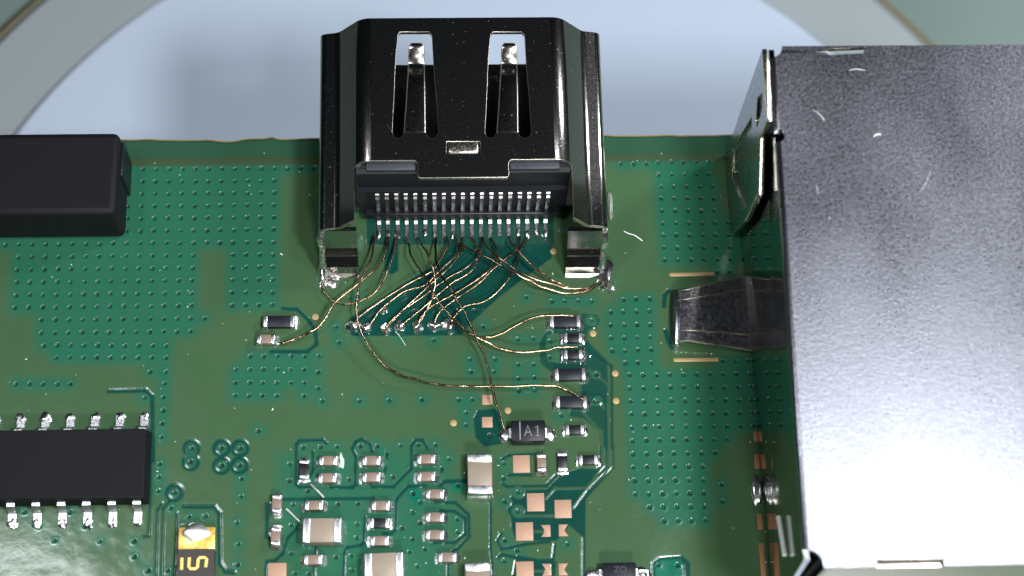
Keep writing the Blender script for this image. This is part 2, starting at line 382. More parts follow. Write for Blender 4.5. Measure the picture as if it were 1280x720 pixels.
# grid
X0, X1, Y1 = at(-20, 300)[0] - 2.2, at(1300, 700)[0] + 1.5, YN
Y0 = at(640, 735)[1] - 1.0
STEP = .05
nx = int((X1 - X0) / STEP); ny = int((Y1 - Y0) / STEP)
gx = np.linspace(X0, X1, nx); gy = np.linspace(Y0, Y1, ny)
lamz = np.zeros((ny, nx)); teal = np.zeros((ny, nx)); brown = np.zeros((ny, nx)); dimple_shade = np.zeros((ny, nx)); hz = np.zeros((ny, nx)); bumpz = np.zeros((ny, nx))
def sstep(a, b, x): t = np.clip((x - a) / (b - a), 0, 1); return t * t * (3 - 2 * t)
def win(x0, x1, y0, y1):
    i0 = max(0, int((x0 - X0) / STEP)); i1 = min(nx, int((x1 - X0) / STEP) + 2); j0 = max(0, int((y0 - Y0) / STEP)); j1 = min(ny, int((y1 - Y0) / STEP) + 2)
    if i1 <= i0 or j1 <= j0: return None
    return slice(j0, j1), slice(i0, i1)
def segd(gX, gY, a, b):
    ax, ay = a; bx, by = b; dx, dy = bx - ax, by - ay; L2 = dx * dx + dy * dy + 1e-12
    t = np.clip(((gX - ax) * dx + (gY - ay) * dy) / L2, 0, 1)
    return np.hypot(gX - ax - t * dx, gY - ay - t * dy)
def stroke(arr, pts, wpx, val=1.0, soft=.065):
    P = [at(x, y)[:2] for x, y in pts]; r = wpx / 23.4 / 2
    for a, b in zip(P, P[1:]):
        s = win(min(a[0], b[0]) - r - .2, max(a[0], b[0]) + r + .2, min(a[1], b[1]) - r - .2, max(a[1], b[1]) + r + .2)
        if s is None: continue
        gX, gY = np.meshgrid(gx[s[1]], gy[s[0]]); m = 1 - sstep(r - soft, r + soft, segd(gX, gY, a, b))
        arr[s] = arr[s] * (1 - m) + val * m
def poly(arr, pts, val=1.0, soft=.05):
    P = [at(x, y)[:2] for x, y in pts]; xs = [p[0] for p in P]; ys = [p[1] for p in P]
    s = win(min(xs) - soft * 2, max(xs) + soft * 2, min(ys) - soft * 2, max(ys) + soft * 2)
    if s is None: return
    gX, gY = np.meshgrid(gx[s[1]], gy[s[0]]); ins = np.zeros(gX.shape, bool); d = np.full(gX.shape, 9.0)
    for a, b in zip(P, P[1:] + P[:1]):
        d = np.minimum(d, segd(gX, gY, a, b))
        c = ((a[1] > gY) != (b[1] > gY)) & (gX < (b[0] - a[0]) * (gY - a[1]) / (b[1] - a[1] + 1e-12) + a[0]); ins ^= c
    m = sstep(-soft, soft, np.where(ins, d, -d)); arr[s] = arr[s] * (1 - m) + val * m
def disc(pxy, rpx, val=1.0): stroke(lamz, [pxy, (pxy[0] + .1, pxy[1])], 2 * rpx, val)

for vx, vy in VIAS:
    s = win(vx - .85, vx + .85, vy - .85, vy + .85)
    if s is None: continue
    gX, gY = np.meshgrid(gx[s[1]], gy[s[0]]); d = np.hypot(gX - vx, gY - vy)
    teal[s] += np.exp(-(d / .40) ** 2) * (1 - sstep(.7, .85, d))
teal = np.clip(teal * .68, 0, 1)
_t2 = np.zeros_like(teal); poly(_t2, [(345, 565), (560, 560), (570, 640), (560, 740), (380, 740), (345, 690)], .55, .7); teal = np.maximum(teal, _t2)
# etched gaps and bare laminate under the mask (copper restored where val=0)
poly(lamz, [(432, 405), (440, 395), (500, 358), (545, 328), (562, 303), (690, 303), (690, 322), (625, 370), (588, 404), (576, 419), (440, 420)])
poly(lamz, [(458, 262), (692, 262), (692, 306), (458, 306)], .9)  # laminate round the pin feet, also painting in the shadow under the connector
poly(lamz, [(480, 300), (497, 300), (498, 338), (490, 343), (481, 338)])
for k in range(7):          # differential pairs running from the pins to the row of joints
    a = 566 + 15.5 * k; b = 452 + 19.5 * k
    stroke(bumpz, [(a, 303), (a - 6, 318), (b + 8, 393), (b, 405)], 3.0, 1.0, .04)
    stroke(bumpz, [(a + 7, 303), (a + 1, 318), (b + 14, 394), (b + 6, 406)], 3.0, 1.0, .04)
poly(lamz, zD([(705, 160), (800, 170), (822, 210), (790, 250), (745, 270), (738, 335), (868, 462), (880, 735), (700, 735), (700, 580), (560, 590), (440, 480), (430, 360), (470, 285), (530, 250), (700, 250)]), .85)
poly(lamz, zD([(480, 300), (560, 290), (560, 480), (490, 470), (470, 400)]), 0)
disc((739, 400.5), 7, 0); disc((748, 500), 6, 0.2); disc((745, 468), 6, 0.2)
poly(lamz, zC([(215, 540), (300, 530), (330, 560), (335, 700), (250, 712), (205, 670), (195, 580)]))
poly(lamz, zC([(660, 500), (800, 520), (850, 600), (850, 720), (800, 720), (790, 640), (720, 580), (650, 570)]), .85)
GAP = [(zA, 15, [[(335, 90), (315, 75), (205, 78), (190, 95), (190, 285), (205, 297), (265, 297)], [(268, 130), (272, 210), (258, 245)],
                 [(345, 270), (355, 300), (455, 300), (472, 285), (472, 150), (455, 115), (470, 85), (500, 70), (540, 95), (550, 130)],
                 [(535, 270), (550, 297), (650, 297), (735, 210), (735, 100), (755, 75), (790, 75), (812, 115)],
                 [(130, 356), (560, 352)], [(870, 290), (900, 268), (1000, 268)], [(800, 292), (720, 295), (665, 355), (660, 500), (640, 518), (600, 518)],
                 [(515, 440), (510, 560), (490, 575), (430, 585), (418, 610), (415, 720)], [(840, 355), (850, 370), (945, 372), (1008, 430), (1010, 530), (955, 590), (930, 600)],
                 [(870, 410), (940, 412), (990, 445), (990, 520), (940, 560), (840, 562)], [(62, 375), (55, 520), (75, 545)],
                 [(205, 480), (150, 540), (130, 610), (90, 645), (50, 650), (45, 720)], [(282, 560), (282, 620)], [(275, 670), (275, 720)], [(910, 655), (910, 720)],
                 [(620, 140), (620, 160)], [(615, 205), (605, 235)], [(880, 210), (880, 225)]]),
       (zB, 17, [[(330, 290), (330, 560), (345, 720)], [(395, 60), (430, 40), (600, 30)], [(60, 190), (190, 185)], [(395, 200), (420, 215), (640, 212), (700, 150)],
                 [(390, 480), (368, 520), (390, 568), (440, 558), (520, 540), (660, 525)], [(372, 615), (390, 597), (450, 610), (560, 632), (680, 628), (690, 540)],
                 [(855, 290), (852, 720)], [(560, 150), (430, 150)]]),
       (zB, 10, [[(1018, -10), (1018, 110), (855, 290)], [(982, -10), (980, 102), (868, 218), (700, 222)], [(948, -10), (946, 92), (790, 335)]]),
       (zE, 26, [[(345, 290), (530, 292), (562, 330), (566, 640), (600, 690), (650, 695)]]),
       (zE, 14, [[(208, 270), (182, 310), (172, 720)], [(262, 250), (218, 300), (208, 720)], [(300, 330), (290, 650), (280, 720)], [(140, 0), (130, 470), (100, 475)], [(850, 270), (850, 480), (880, 500)]]),
       (zF, 26, [[(-120, 290), (110, 285), (148, 320), (152, 719)]]),
       (zC, 12, [[(735, 215), (745, 260), (850, 330), (852, 720)], [(720, 460), (800, 465), (820, 500), (825, 720)]]),
       (zH, 26, [[(385, 15), (365, 40), (360, 100)], [(368, 240), (385, 300), (405, 335)]]),
       (zL, 24, [[(950, 470), (1040, 475), (1110, 540), (1150, 600), (1160, 690), (1100, 735), (880, 735)]])]
for z, wd, lines in GAP:
    sc_ = {id(zA): 3.789, id(zB): 4.5, id(zE): 4.923, id(zF): 4.923, id(zC): 3.789, id(zH): 4.5, id(zL): 4.923}[id(z)]
    for ln in lines: stroke(lamz, z(ln), wd / sc_)
poly(lamz, zB([(480, 235), (640, 232), (720, 150), (830, 110), (955, 118), (1000, 108), (862, 285), (852, 500), (770, 435), (700, 520), (470, 520), (445, 450), (440, 380), (400, 310)]))
poly(lamz, zB([(470, 600), (700, 640), (690, 720), (450, 720)]), 1.0)
poly(lamz, zB([(715, 500), (770, 440), (830, 500), (840, 720), (710, 720)]), 0.0)
for c in (zB([(410, 303)])[0], zB([(484, 355)])[0], zB([(484, 248)])[0]): disc(c, 8, 0.1)
for ln, z, wd in (([(690, 225), (635, 285)], zB, 3.2), ([(965, 0), (965, 95), (790, 335)], zB, 3.2), ([(1000, 0), (995, 105), (875, 222), (690, 226)], zB, 3.2), ([(505, 380), (700, 378)], zB, 3.2), ([(560, 468), (630, 466)], zB, 3.2),
                  ([(560, 690), (630, 690)], zB, 3.2), ([(705, 540), (800, 640), (805, 720)], zC, 3.0), ([(745, 350), (835, 420), (838, 720)], zC, 3.0), ([(700, 400), (700, 470)], zC, 3.0)):
    stroke(lamz, z(ln), wd, .25); stroke(bumpz, z(ln), wd, .8, .04)
for cx, cy, r in ((239.2, 560, 11), (238.2, 577.7, 11), (276.8, 560, 11.5), (300, 560, 11.5), (276.8, 582, 11.5), (299.1, 581.7, 11.5), (217.9, 615.6, 11.5)):
    disc((cx, cy), r, 1.0)
stroke(lamz, [(239, 560), (238.2, 578)], 14, .35)
for cx, cy in ((276.8, 560), (300, 560), (276.8, 582), (299.1, 581.7), (217.9, 615.6)): disc((cx, cy), 7, .3)
poly(lamz, [(815, 703), (825, 696), (852, 694), (862, 703), (862, 735), (815, 735)]); poly(lamz, [(818, 705), (826, 699), (849, 698), (855, 705), (855, 735), (818, 735)], 0)
poly(teal, [(818, 705), (826, 699), (849, 698), (855, 705), (855, 735), (818, 735)], 1.0)
# laminate strip along the north edge and the brown end of the copper pour
ys1 = at(300, 198)[1]; ys2 = at(300, 206)[1]
lamz = np.maximum(lamz, (sstep(ys1 - .05, ys1 + .05, gy) * .55)[:, None] * np.ones((1, nx)))
brown = np.maximum(brown, (sstep(ys2 - .15, ys2 + .1, gy) * (1 - sstep(ys1 - .02, ys1 + .1, gy)))[:, None] * .75 * np.ones((1, nx)))
# smooth unevenness of the solder mask
def lownoise(k, amp):
    a = rng.normal(size=(int((Y1 - Y0) / k) + 3, int((X1 - X0) / k) + 3))
    yi = np.linspace(0, a.shape[0] - 2.001, ny); xi = np.linspace(0, a.shape[1] - 2.001, nx); j = yi.astype(int); i = xi.astype(int)
    ty = (yi - j)[:, None]; tx = (xi - i)[None]; ty = ty * ty * (3 - 2 * ty); tx = tx * tx * (3 - 2 * tx)
    return amp * ((a[j][:, i] * (1 - tx) + a[j][:, i + 1] * tx) * (1 - ty) + (a[j + 1][:, i] * (1 - tx) + a[j + 1][:, i + 1] * tx) * ty)
hz += -.020 * np.clip(lamz, 0, 1) + .007 * bumpz + lownoise(1.3, .0036) + lownoise(.4, .0010)
for n_, (vx, vy) in enumerate(VIAS):
    r = random.Random(n_); s = win(vx - .3, vx + .3, vy - .3, vy + .3)
    if s is None: continue
    gX, gY = np.meshgrid(gx[s[1]], gy[s[0]]); k = r.uniform(.88, 1.1); d = np.hypot(gX - vx - r.uniform(-.02, .02), gY - vy - r.uniform(-.02, .02)) / k
    dep = r.uniform(.05, .10)
    hz[s] += .007 * np.exp(-((d - .15) / .05) ** 2) - dep * (1 - sstep(.03, .14, d)); dimple_shade[s] = np.maximum(dimple_shade[s], (1 - sstep(.07, .145, d)) * r.uniform(.65, 1.0))  # dimple centres darkened in the colour, shade of the recess painted in
fa = win(at(430, 420)[0], at(700, 420)[0], at(500, 425)[1], at(500, 280)[1])
hz[fa] += (lownoise(.25, .004) * sstep(-.6, .4, lownoise(1.0, 1.0)))[fa]
edge_n = .02 * np.sin(gx * .9) + lownoise(.9, .02)[0]
edge_n += -.22 * np.exp(-((gx - at(285, 178)[0]) / .8) ** 2) + .12 * np.exp(-((gx - at(340, 172)[0]) / .3) ** 2)
VX = np.repeat(gx[None], ny, 0); VY = np.repeat(gy[:, None], nx, 1); VY = VY + sstep(Y1 - .8, Y1, VY) * edge_n[None]
hz += -.05 * sstep(Y1 - .12, Y1, np.repeat(gy[:, None], nx, 1))
co = np.stack([VX, VY, hz], -1).reshape(-1, 3).astype(np.float32) * MM
idx = np.arange(nx * ny, dtype=np.int32).reshape(ny, nx)
quads = np.stack([idx[:-1, :-1], idx[:-1, 1:], idx[1:, 1:], idx[1:, :-1]], -1).reshape(-1)
me = bpy.data.meshes.new('solder_mask'); nf = (nx - 1) * (ny - 1)
me.vertices.add(nx * ny); me.vertices.foreach_set('co', co.ravel()); me.loops.add(nf * 4); me.loops.foreach_set('vertex_index', quads)
me.polygons.add(nf); me.polygons.foreach_set('loop_start', np.arange(0, nf * 4, 4, dtype=np.int32)); me.polygons.foreach_set('use_smooth', np.ones(nf, bool))
me.update(calc_edges=True)
ca = me.color_attributes.new('zone', 'FLOAT_COLOR', 'POINT')
ca.data.foreach_set('color', np.stack([np.clip(lamz, 0, 1), teal, brown, dimple_shade], -1).reshape(-1).astype(np.float32))
link('solder_mask', me, 'solder_mask', board)
top_edge = [(gx[i], Y1 + edge_n[i] + .11) for i in range(0, nx, 6)]
part('laminate', prism_bm([(X0, Y0), (X1, Y0)] + [(X1, Y1)] + top_edge[::-1] + [(X0, Y1)], -1.55, -.15), 'laminate', board, False)

def pad(name, px, py, wpx, hpx, m, notch=0):
    x, y, _ = at(px, py); hw = wpx / 23.6 / 2; hh = hpx / 22.0 / 2
    if notch == 0: P = [(x - hw, y - hh), (x + hw, y - hh), (x + hw, y + hh), (x - hw, y + hh)]
    else:
        P = [(x - hw, y - hh), (x + hw, y - hh), (x + hw, y + hh), (x - hw, y + hh)]
        if notch < 0: P = [(x - hw, y - hh), (x + hw, y - hh), (x + hw, y + hh), (x - hw, y + hh), (x - hw + .12, y + hh * .45), (x - hw + .18, y), (x - hw + .12, y - hh * .45)]
        else: P = [(x - hw, y - hh), (x + hw, y - hh), (x + hw - .12, y - hh * .45), (x + hw - .2, y), (x + hw - .12, y + hh * .45), (x + hw, y + hh), (x - hw, y + hh)]
    return part(name, prism_bm(P, -.05, .012, .012), m, board)
for p in ((651.8, 580, 20.5, 20.5), (669.6, 627.8, 21, 21), (703.8, 636.2, 20.5, 21), (655.6, 664.4, 21, 21), (656.2, 713.4, 21, 21), (346.5, 716, 22, 22), (609.1, 499.8, 12.5, 12), (609.1, 527.8, 13, 12.5)):
    pad('contact_pad', *p, 'pad_gold')
for px, py, s in ((682.2, 663.6, -1), (704.4, 662.9, 1), (683.3, 712.2, -1), (704.4, 711.8, 1)): pad('jumper_pad', px, py, 11.5, 13.5, 'pad_gold', s)
for px, py in ((566.9, 528.9), (635, 513.3), (741.4, 417), (769, 466.9), (770.1, 501.2), (394.2, 396.2), (691.9, 314.3)):
    x, y, _ = at(px, py); r = .175
    part('test_point', prism_bm([(x + r * math.cos(a), y + r * math.sin(a)) for a in (2 * math.pi * k / 20 for k in range(20))], -.05, .012, .01), 'bar_gold', board)
for a, b in (((839, 343.3), (891, 342.6)), ((844, 450), (896, 449.4))):
    A, B = at(*a), at(*b); r = .10
    P = [(A[0] + r * math.cos(t), A[1] + r * math.sin(t)) for t in np.linspace(math.pi / 2, 3 * math.pi / 2, 8)] + [(B[0] + r * math.cos(t), B[1] + r * math.sin(t)) for t in np.linspace(-math.pi / 2, math.pi / 2, 8)]
    part('copper_bar', prism_bm(P, -.05, .014, .012), 'bar_gold', board)
for a, b in (((944.5, 539), (945.5, 552)), ((945.5, 568), (946.5, 586)), ((949, 642), (951, 662)), ((951.5, 679), (955, 725))):
    A, B = at(*a), at(*b); part('copper_bar', prism_bm([(A[0] - .13, A[1]), (B[0] - .13, B[1]), (B[0] + .13, B[1]), (A[0] + .13, A[1])], -.05, .012, .012), 'pad_brown', board)
c = at(945, 612); part('solder_joint', blob_bm((c[0], c[1], 0), .30, .85, .30, 3), 'solder', board)

# ================================================================== the receptacle
HT = 6.0
hd = thing('connector', 'nickel plated video receptacle with two spring slots, overhanging the board edge', 'connector', (at(575, 150)[0], 4.0, 0))
hx = lambda px, z, py=160: at(px, py, z)[0]
yN = at(575, 22, HT)[1]; xl = hx(399.5, 3.9, 150); xr = hx(755, 3.9, 170)
cxm = (xl + xr) / 2; hw = (xr - xl) / 2
tw = (hx(702, HT, 30) - hx(452, HT, 30)) / 2
def outline(hw, tw, top, low, ins=0.0):
    """right half of the profile from the bottom to the top centre, arcs at the bends"""
    C = [(hw, low), (hw, 4.12), (hw - 1.0, 4.36), (tw - .05, top), (0, top)]; R = (0, .42, .55, 1.0, 0)
    P = [C[0]]
    for k in (1, 2, 3):
        p, a, b = np.array(C[k]), np.array(C[k - 1]) - np.array(C[k]), np.array(C[k + 1]) - np.array(C[k])
        a /= np.linalg.norm(a); b /= np.linalg.norm(b); al = math.acos(float(np.clip(a @ b, -1, 1))); t = R[k] / math.tan(al / 2)
        cc = p + (a + b) / np.linalg.norm(a + b) * R[k] / math.sin(al / 2); v0, v1 = p + a * t - cc, p + b * t - cc
        a0, a1 = math.atan2(v0[1], v0[0]), math.atan2(v1[1], v1[0]); dd = (a1 - a0 + math.pi) % (2 * math.pi) - math.pi
        for q in np.linspace(0, 1, 8): P.append((cc[0] + R[k] * math.cos(a0 + dd * q), cc[1] + R[k] * math.sin(a0 + dd * q)))
    return P
T = .28
o1 = outline(hw, tw, HT, .25); _t = [np.array(o1[min(len(o1) - 1, k + 1)]) - np.array(o1[max(0, k - 1)]) for k in range(len(o1))]
i1 = [(x - T * t[1] / np.linalg.norm(t), z + T * t[0] / np.linalg.norm(t)) for (x, z), t in zip(o1, _t)]
full = [(cxm + x, z) for x, z in o1] + [(cxm - x, z) for x, z in o1[::-1]] + [(cxm - x, z) for x, z in i1[:1]]
inner = [(cxm - x, z) for x, z in i1][1:] + [(cxm + x, z) for x, z in i1[::-1]][:-1]
prof = [(cxm + x, z) for x, z in o1] + [(cxm - x, z) for x, z in o1[::-1]] + [(cxm - x, z) for x, z in i1] + [(cxm + x, z) for x, z in i1[::-1]]
yS = at(420, 289, 3.9)[1]
bm = sweep_bm(prof, yS, yN, 'y')
z6 = lambda pts: [at(x, y, HT)[:2] for x, y in pts]
yn_ = at(480, 201, HT)[1]; yt_ = at(580, 222, HT)[1]
xo0, xo1 = hx(443, 5.3, 230), hx(715, 5.3, 230); xa, xb = hx(522, HT, 210), hx(636, HT, 210)
r_ = .35
def arc(cx, cy, r, a0, a1, n=5): return [(cx + r * math.cos(a), cy + r * math.sin(a)) for a in np.linspace(a0, a1, n)]
H_ = math.pi / 2
opening = [(xo0, yS - 3)] + arc(xo0 + r_, yn_ - r_, r_, 2 * H_, H_) + arc(xa - .2, yn_ - .2, .2, H_, 0) + arc(xa + .15, yt_ + .15, .15, 2 * H_, 3 * H_) + arc(xb - .15, yt_ + .15, .15, 3 * H_, 4 * H_) \
    + arc(xb + .2, yn_ - .2, .2, 2 * H_, H_) + arc(xo1 - r_, yn_ - r_, r_, H_, 0) + [(xo1, yS - 3)]
def slot_poly(dx):
    q = zK([]) ; s = 3.2
    pts = [(385, 128), (500, 128), (511, 140), (517, 250), (530, 400), (538, 530), (530, 546), (511, 553), (494, 546), (487, 530)]
    bl = [(399, 530), (392, 546), (376, 553), (360, 546), (353, 530), (360, 400), (366, 250), (375, 140)]
    return z6([(380 + (x + dx) / s, y / s) for x, y in pts]) , z6([(380 + (x + dx) / s, y / s) for x, y in bl])
cuts = [prism_bm(opening, -1, 8)]
for dx in (0, 371):
    a, b = slot_poly(dx)
    cuts.append(prism_bm(a + b, HT - 1.0, HT + 1))
dimp = z6([(558, 177), (600, 177), (600, 192), (558, 192)]); cuts.append(prism_bm(dimp, HT - 1, HT + 1))
cut_part('shell', bm, cuts, 'nickel_shell', hd, .065, 40, 'edge_glint')
# floor of the shell and bottom wings, seen through the slots
part('shell_floor', box_bm(xl + .3, xr - .3, 1.6, yN - .05, .22, .48, .04), 'nickel_shell', hd)
for dx in (0, 371):
    s = 3.2
    rows = []
    for lx, rx, y, dz in ((398, 488, 540, -.03), (399, 487, 520, -.03), (406, 486, 430, -.06), (411, 485, 345, -.14), (413, 484, 315, -.18), (415, 483, 297, -.32), (415, 483, 280, -.50), (416, 482, 264, -.62), (417, 482, 250, -.60), (417, 482, 225, -.40), (418, 482, 195, -.18), (421, 479, 180, -.12), (430, 470, 170, -.12)):
        rows.append((at(380 + (lx + dx) / s, y / s, HT + dz), at(380 + (rx + dx) / s, y / s, HT + dz)))
    fb = ribbon_bm(rows, .16); bmesh.ops.recalc_face_normals(fb, faces=fb.faces)
    bmesh.ops.bevel(fb, geom=[e for e in fb.edges if len(e.link_faces) == 2 and e.calc_face_angle(0) > 1.0], offset=.05, segments=2, affect='EDGES', profile=.5, material=1)
    fo = part('spring_finger', fb, 'nickel_shell', hd, True, 60); fo.data.materials.append(MATS['edge_glint'])
a = z6([(557, 176), (601, 176), (601, 193), (557, 193)]); xs = [p[0] for p in a]; ys = [p[1] for p in a]
part('latch_tab', box_bm(min(xs) + .12, max(xs) - .12, min(ys) + .06, max(ys) - .06, HT - .35, HT + .06, .1, 3), 'nickel_finger', hd)
# black housing
hx0, hx1 = hx(446, 4.5, 235), hx(712, 4.5, 235)
prof = [(1.28, .95), (1.28, 3.55), (1.45, 3.75), (1.55, 5.30), (1.75, 5.48), (3.3, 5.48), (3.4, 5.3), (3.4, .55), (1.28, .55)]
hs = part('housing', sweep_bm(prof, hx0, hx1, 'x'), 'black_plastic', hd, True, 30)
part('ledge', box_bm(hx0 + .25, hx1 - .25, .95, 1.5, .42, .98, .08), 'black_plastic', hs)
for a, b in ((457, 521), (637, 700)):
    part('housing_step', box_bm(hx(a, 5.6, 212), hx(b, 5.6, 212), 1.62, at(480, 197, 5.6)[1], 5.3, 5.62, .08), 'housing_facet', hs)
part('tongue', box_bm(hx(460, 4, 150), hx(695, 4, 150), 3.3, 8.4, 2.4, 3.3, .08), 'black_plastic', hs)
# nineteen pins
for i in range(19):
    x = -4.5 + .5 * i; r = random.Random(i)
    bend = (r.uniform(-.015, .015))
    hw_ = .095; Z = [(1.42, 3.32), (1.36, 3.30), (1.22, 3.20), (1.17, 3.12), (1.17, 3.0), (1.17, 1.9), (1.17, .92), (1.10, .45), (.93, .22), (.75, .12), (.35, .10), (.0 + r.uniform(-.03, .03), .10)]
    rows = [((x - hw_ + bend * k / 11, y, z), (x + hw_ + bend * k / 11, y, z)) for k, (y, z) in enumerate(Z)]
    p = part('pin', ribbon_bm(rows, .12), 'tin_pin', hd, True, 22)
# mounting legs
for side, pxs in ((-1, (404, 447)), (1, (708, 752))):
    xa_, xb_ = hx(pxs[0], 2.0, 300), hx(pxs[1], 2.0, 300)
    if side < 0: xo, xi = xa_, xb_
    else: xo, xi = xb_, xa_
    lo, hi = min(xo, xi), max(xo, xi)
    y = lambda py, z: at(420 if side < 0 else 735, py, z)[1]
    prof = [(y(288, 3.7) + .25, 3.55), (y(288, 3.7), 3.6), (y(300, 3.0), 3.0), (y(309, 2.45), 2.35), (y(311, 2.35) - .05, 2.15), (y(313, 2.2), 2.3), (y(320, 1.9), 2.0), (y(322, 1.5), 1.5), (y(322, 1.2) + .1, 1.1), (y(327, 1.1), 1.2), (y(334, .9), .9), (y(341, .4), .3), (y(341, .2), .05)]
    rows = [((lo, q[0], q[1]), (hi, q[0], q[1])) for q in prof]
    lg = part('mounting_leg', ribbon_bm(rows, .25), 'nickel_shell', hd, True, 25)
    ox = xo + side * .02
    part('leg_edge', tube_bm(smooth_path([(ox, y(290, 3.4), 3.4), (ox + side * .1, y(300, 3.0), 3.0), (ox, y(310, 2.3), 2.4), (ox + side * .03, y(320, 1.8), 1.8), (ox + side * .02, y(334, .9), .9)], 4), .17), 'solder', lg)

# joints of solder on the board
def joint(name, px, py, rx, ry, rz, seed=1, z=0.0, rough=.15):
    c = at(px, py, z); return part(name, blob_bm((c[0], c[1], z), rx, ry, rz, seed, rough), 'solder', board)
joint('solder_joint', 403, 338, .22, .75, .55, 4); joint('solder_joint', 414, 352, .42, .30, .28, 5, rough=.25); joint('solder_joint', 404, 352, .18, .38, .25, 9, rough=.3)
joint('solder_joint', 757, 342, .42, 1.15, .55, 6, rough=.22); joint('solder_joint', 752, 355, .35, .28, .30, 7); joint('solder_joint', 765, 356, .16, .42, .16, 8, rough=.3)
c = at(763, 257, .2); part('solder_joint', blob_bm((c[0], c[1], .15), .14, .85, .25, 10), 'bright_steel', board)
for a, b in (((1125, 155), (1205, 235)), ((975, 305), (1055, 385))):
    A, B = [np.array(at(*zE([q])[0], .03)) for q in (a, b)]; part('trace_glint', tube_bm([A, (A + B) / 2 + (0, 0, .02), B], .055, 8), 'bright_steel', board)  # silver slivers added in place of glints along trace edges
c = at(427, 577); part('flux_residue', blob_bm((c[0], c[1], 0), .12, .42, .12, 41, .3), 'residue', board)
for px, py, rx, ry, sd in ((448, 305, .25, .5, 42), (702, 287, .30, .22, 43), (765, 356, .22, .3, 44), (398, 348, .2, .45, 45), (240, 655, .5, .16, 46)):
    c = at(px, py); part('flux_residue', blob_bm((c[0], c[1], 0), rx, ry, .06, sd, .3), 'flux', board)
for k, (px, py, r) in enumerate(((441.9, 408.5, .30), (459.7, 409, .24), (482.1, 410, .25), (500, 408.5, .26), (522.6, 408.5, .28), (541.4, 407.5, .29), (562, 406, .33), (480.2, 388.5, .22))):
    r *= 1.15
    joint('solder_joint', px, py, r * random.Random(k).uniform(.85, 1.1), r * random.Random(k + 50).uniform(.8, 1.05), r * .85, 20 + k, rough=.28)
for i in (0, 1, 2, 5, 6, 8, 15, 16, 17, 18):     # blobs on some pin feet
    c = (-4.5 + .5 * i, .18 + .1 * math.sin(i * 3), .12); part('solder_joint', blob_bm(c, .13, .26, .12, 60 + i, .2, 2), 'solder', board)
for a, b, sd in (((692, 285), (702, 290), 1), ((466, 300), (452, 330), 2)):
    pass
for px, py, s in ((742.5, 410.5, .07), (701.5, 452.5, .06), (708.5, 453.5, .06), (718.5, 452, .07), (725.5, 455, .07), (709, 412, .05), (714, 412, .05), (718, 412, .05), (737.5, 445.5, .06), (749, 471, .09), (751, 504.5, .08), (713.5, 524.5, .05)):
    joint('solder_bead', px, py, s, s * 1.3, s * 1.2, int(px))

# ================================================================== jumper wires
SEEN = 'enamelled copper jumper wires soldered to the connector pins'
def wire(pts, zs, label, r=.042, name='jumper_wire', m='copper_wire'):
    n = len(pts); zz = np.interp(np.linspace(0, 1, n), np.linspace(0, 1, len(zs)), zs)
    P = smooth_path([at(x, y, z) for (x, y), z in zip(pts, zz)], 7)
    k = random.Random(int(sum(p[0] for p in pts))); jit = []
    for i, p in enumerate(P):
        kx = .025 * math.sin(i * .55 + len(P)) * math.sin(i * .21); jit.append(np.array(p) + np.array([kx + k.gauss(0, .005), kx + k.gauss(0, .005), k.gauss(0, .007)]))
    o = part(name, tube_bm(jit, r * 1.32, 8, lambda t: 1 + .12 * math.sin(23 * t + n)), m, None, True, 80)
    return tag(o, label, 'wire', SEEN)
wire([(495.6, 297), (494, 308), (491, 320), (484.7, 338), (476, 356), (466, 368), (455, 374), (445, 378.5), (430, 380), (416, 376), (405, 365), (402, 353)], (.25, .5, .7, .5, .3, .25), 'copper wire looping back from a pin to the mounting leg beside the via field')
wire([(485, 296), (484, 310), (475, 330), (455, 349), (436, 364), (418, 379), (408, 396), (398, 408.5), (386, 416), (373, 422), (360, 427), (349, 430.5)], (.25, .7, .9, .9, .8, .6, .35, .2), 'copper wire running from a pin to the brown capacitor pair of the via field', .05)
wire([(467.8, 295), (466, 312), (462, 328), (453.5, 345), (449, 357), (446, 374), (446, 392), (449, 410), (456, 423), (464, 437), (478, 454), (500, 468), (522, 475), (545, 480), (575, 482.5), (600, 483), (640, 482.3), (678, 482), (700, 484), (716, 491), (729, 500)], (.25, .9, 1.0, .9, .7, .6, .6, .6, .6, .5, .35), 'longest copper wire sweeping below the solder row to a black resistor end', .045)
wire([(508, 297), (511, 308), (516, 323), (530, 345), (541, 364), (551, 380), (563, 395), (579, 410), (594, 420.5), (609, 428), (627, 436), (653.5, 440.7), (682.5, 438), (698, 434), (722, 434)], (.25, 1.0, 1.3, 1.3, 1.1, .8, .6, .55), 'copper wire crossing the bundle and dipping to the small black resistors', .047)
wire([(522, 297), (527, 305), (533.7, 316), (541, 337), (544, 351), (541, 370), (533, 388), (524, 405)], (.25, .9, 1.0, .7, .4, .2), 'copper wire hooking from a pin down to the middle solder joint of the row', .04)
wire([(545, 297), (544, 315.6), (547, 333), (553, 347), (563, 360), (571.6, 376), (582, 394), (593, 417), (603, 438.6), (610, 460), (615, 481), (619, 502), (626, 520), (630, 536)], (.25, 1.3, 1.6, 1.6, 1.3, 1.0, .9, .8, .5), 'dark copper wire running straight down to the diode marked A1', .044, 'jumper_wire', 'dark_wire')
wire([(562, 404), (572, 405), (583, 413), (594, 419.5), (611, 421.5), (627, 417.5), (640, 409.6), (653.5, 403), (669, 396.4), (688, 394), (716, 395.3)], (.3, .6, .6, .6, .6, .5, .5), 'bright copper wire rising in an S from the last solder joint to the topmost resistor', .05)
wire([(558, 296), (560, 307), (551, 324), (539.5, 339), (514, 352.5), (489, 368), (465.6, 383.6), (447, 398), (442, 407)], (.25, .6, .7, .6, .5, .4, .2), 'copper wire to the end solder joint beside the mounting leg', .05)
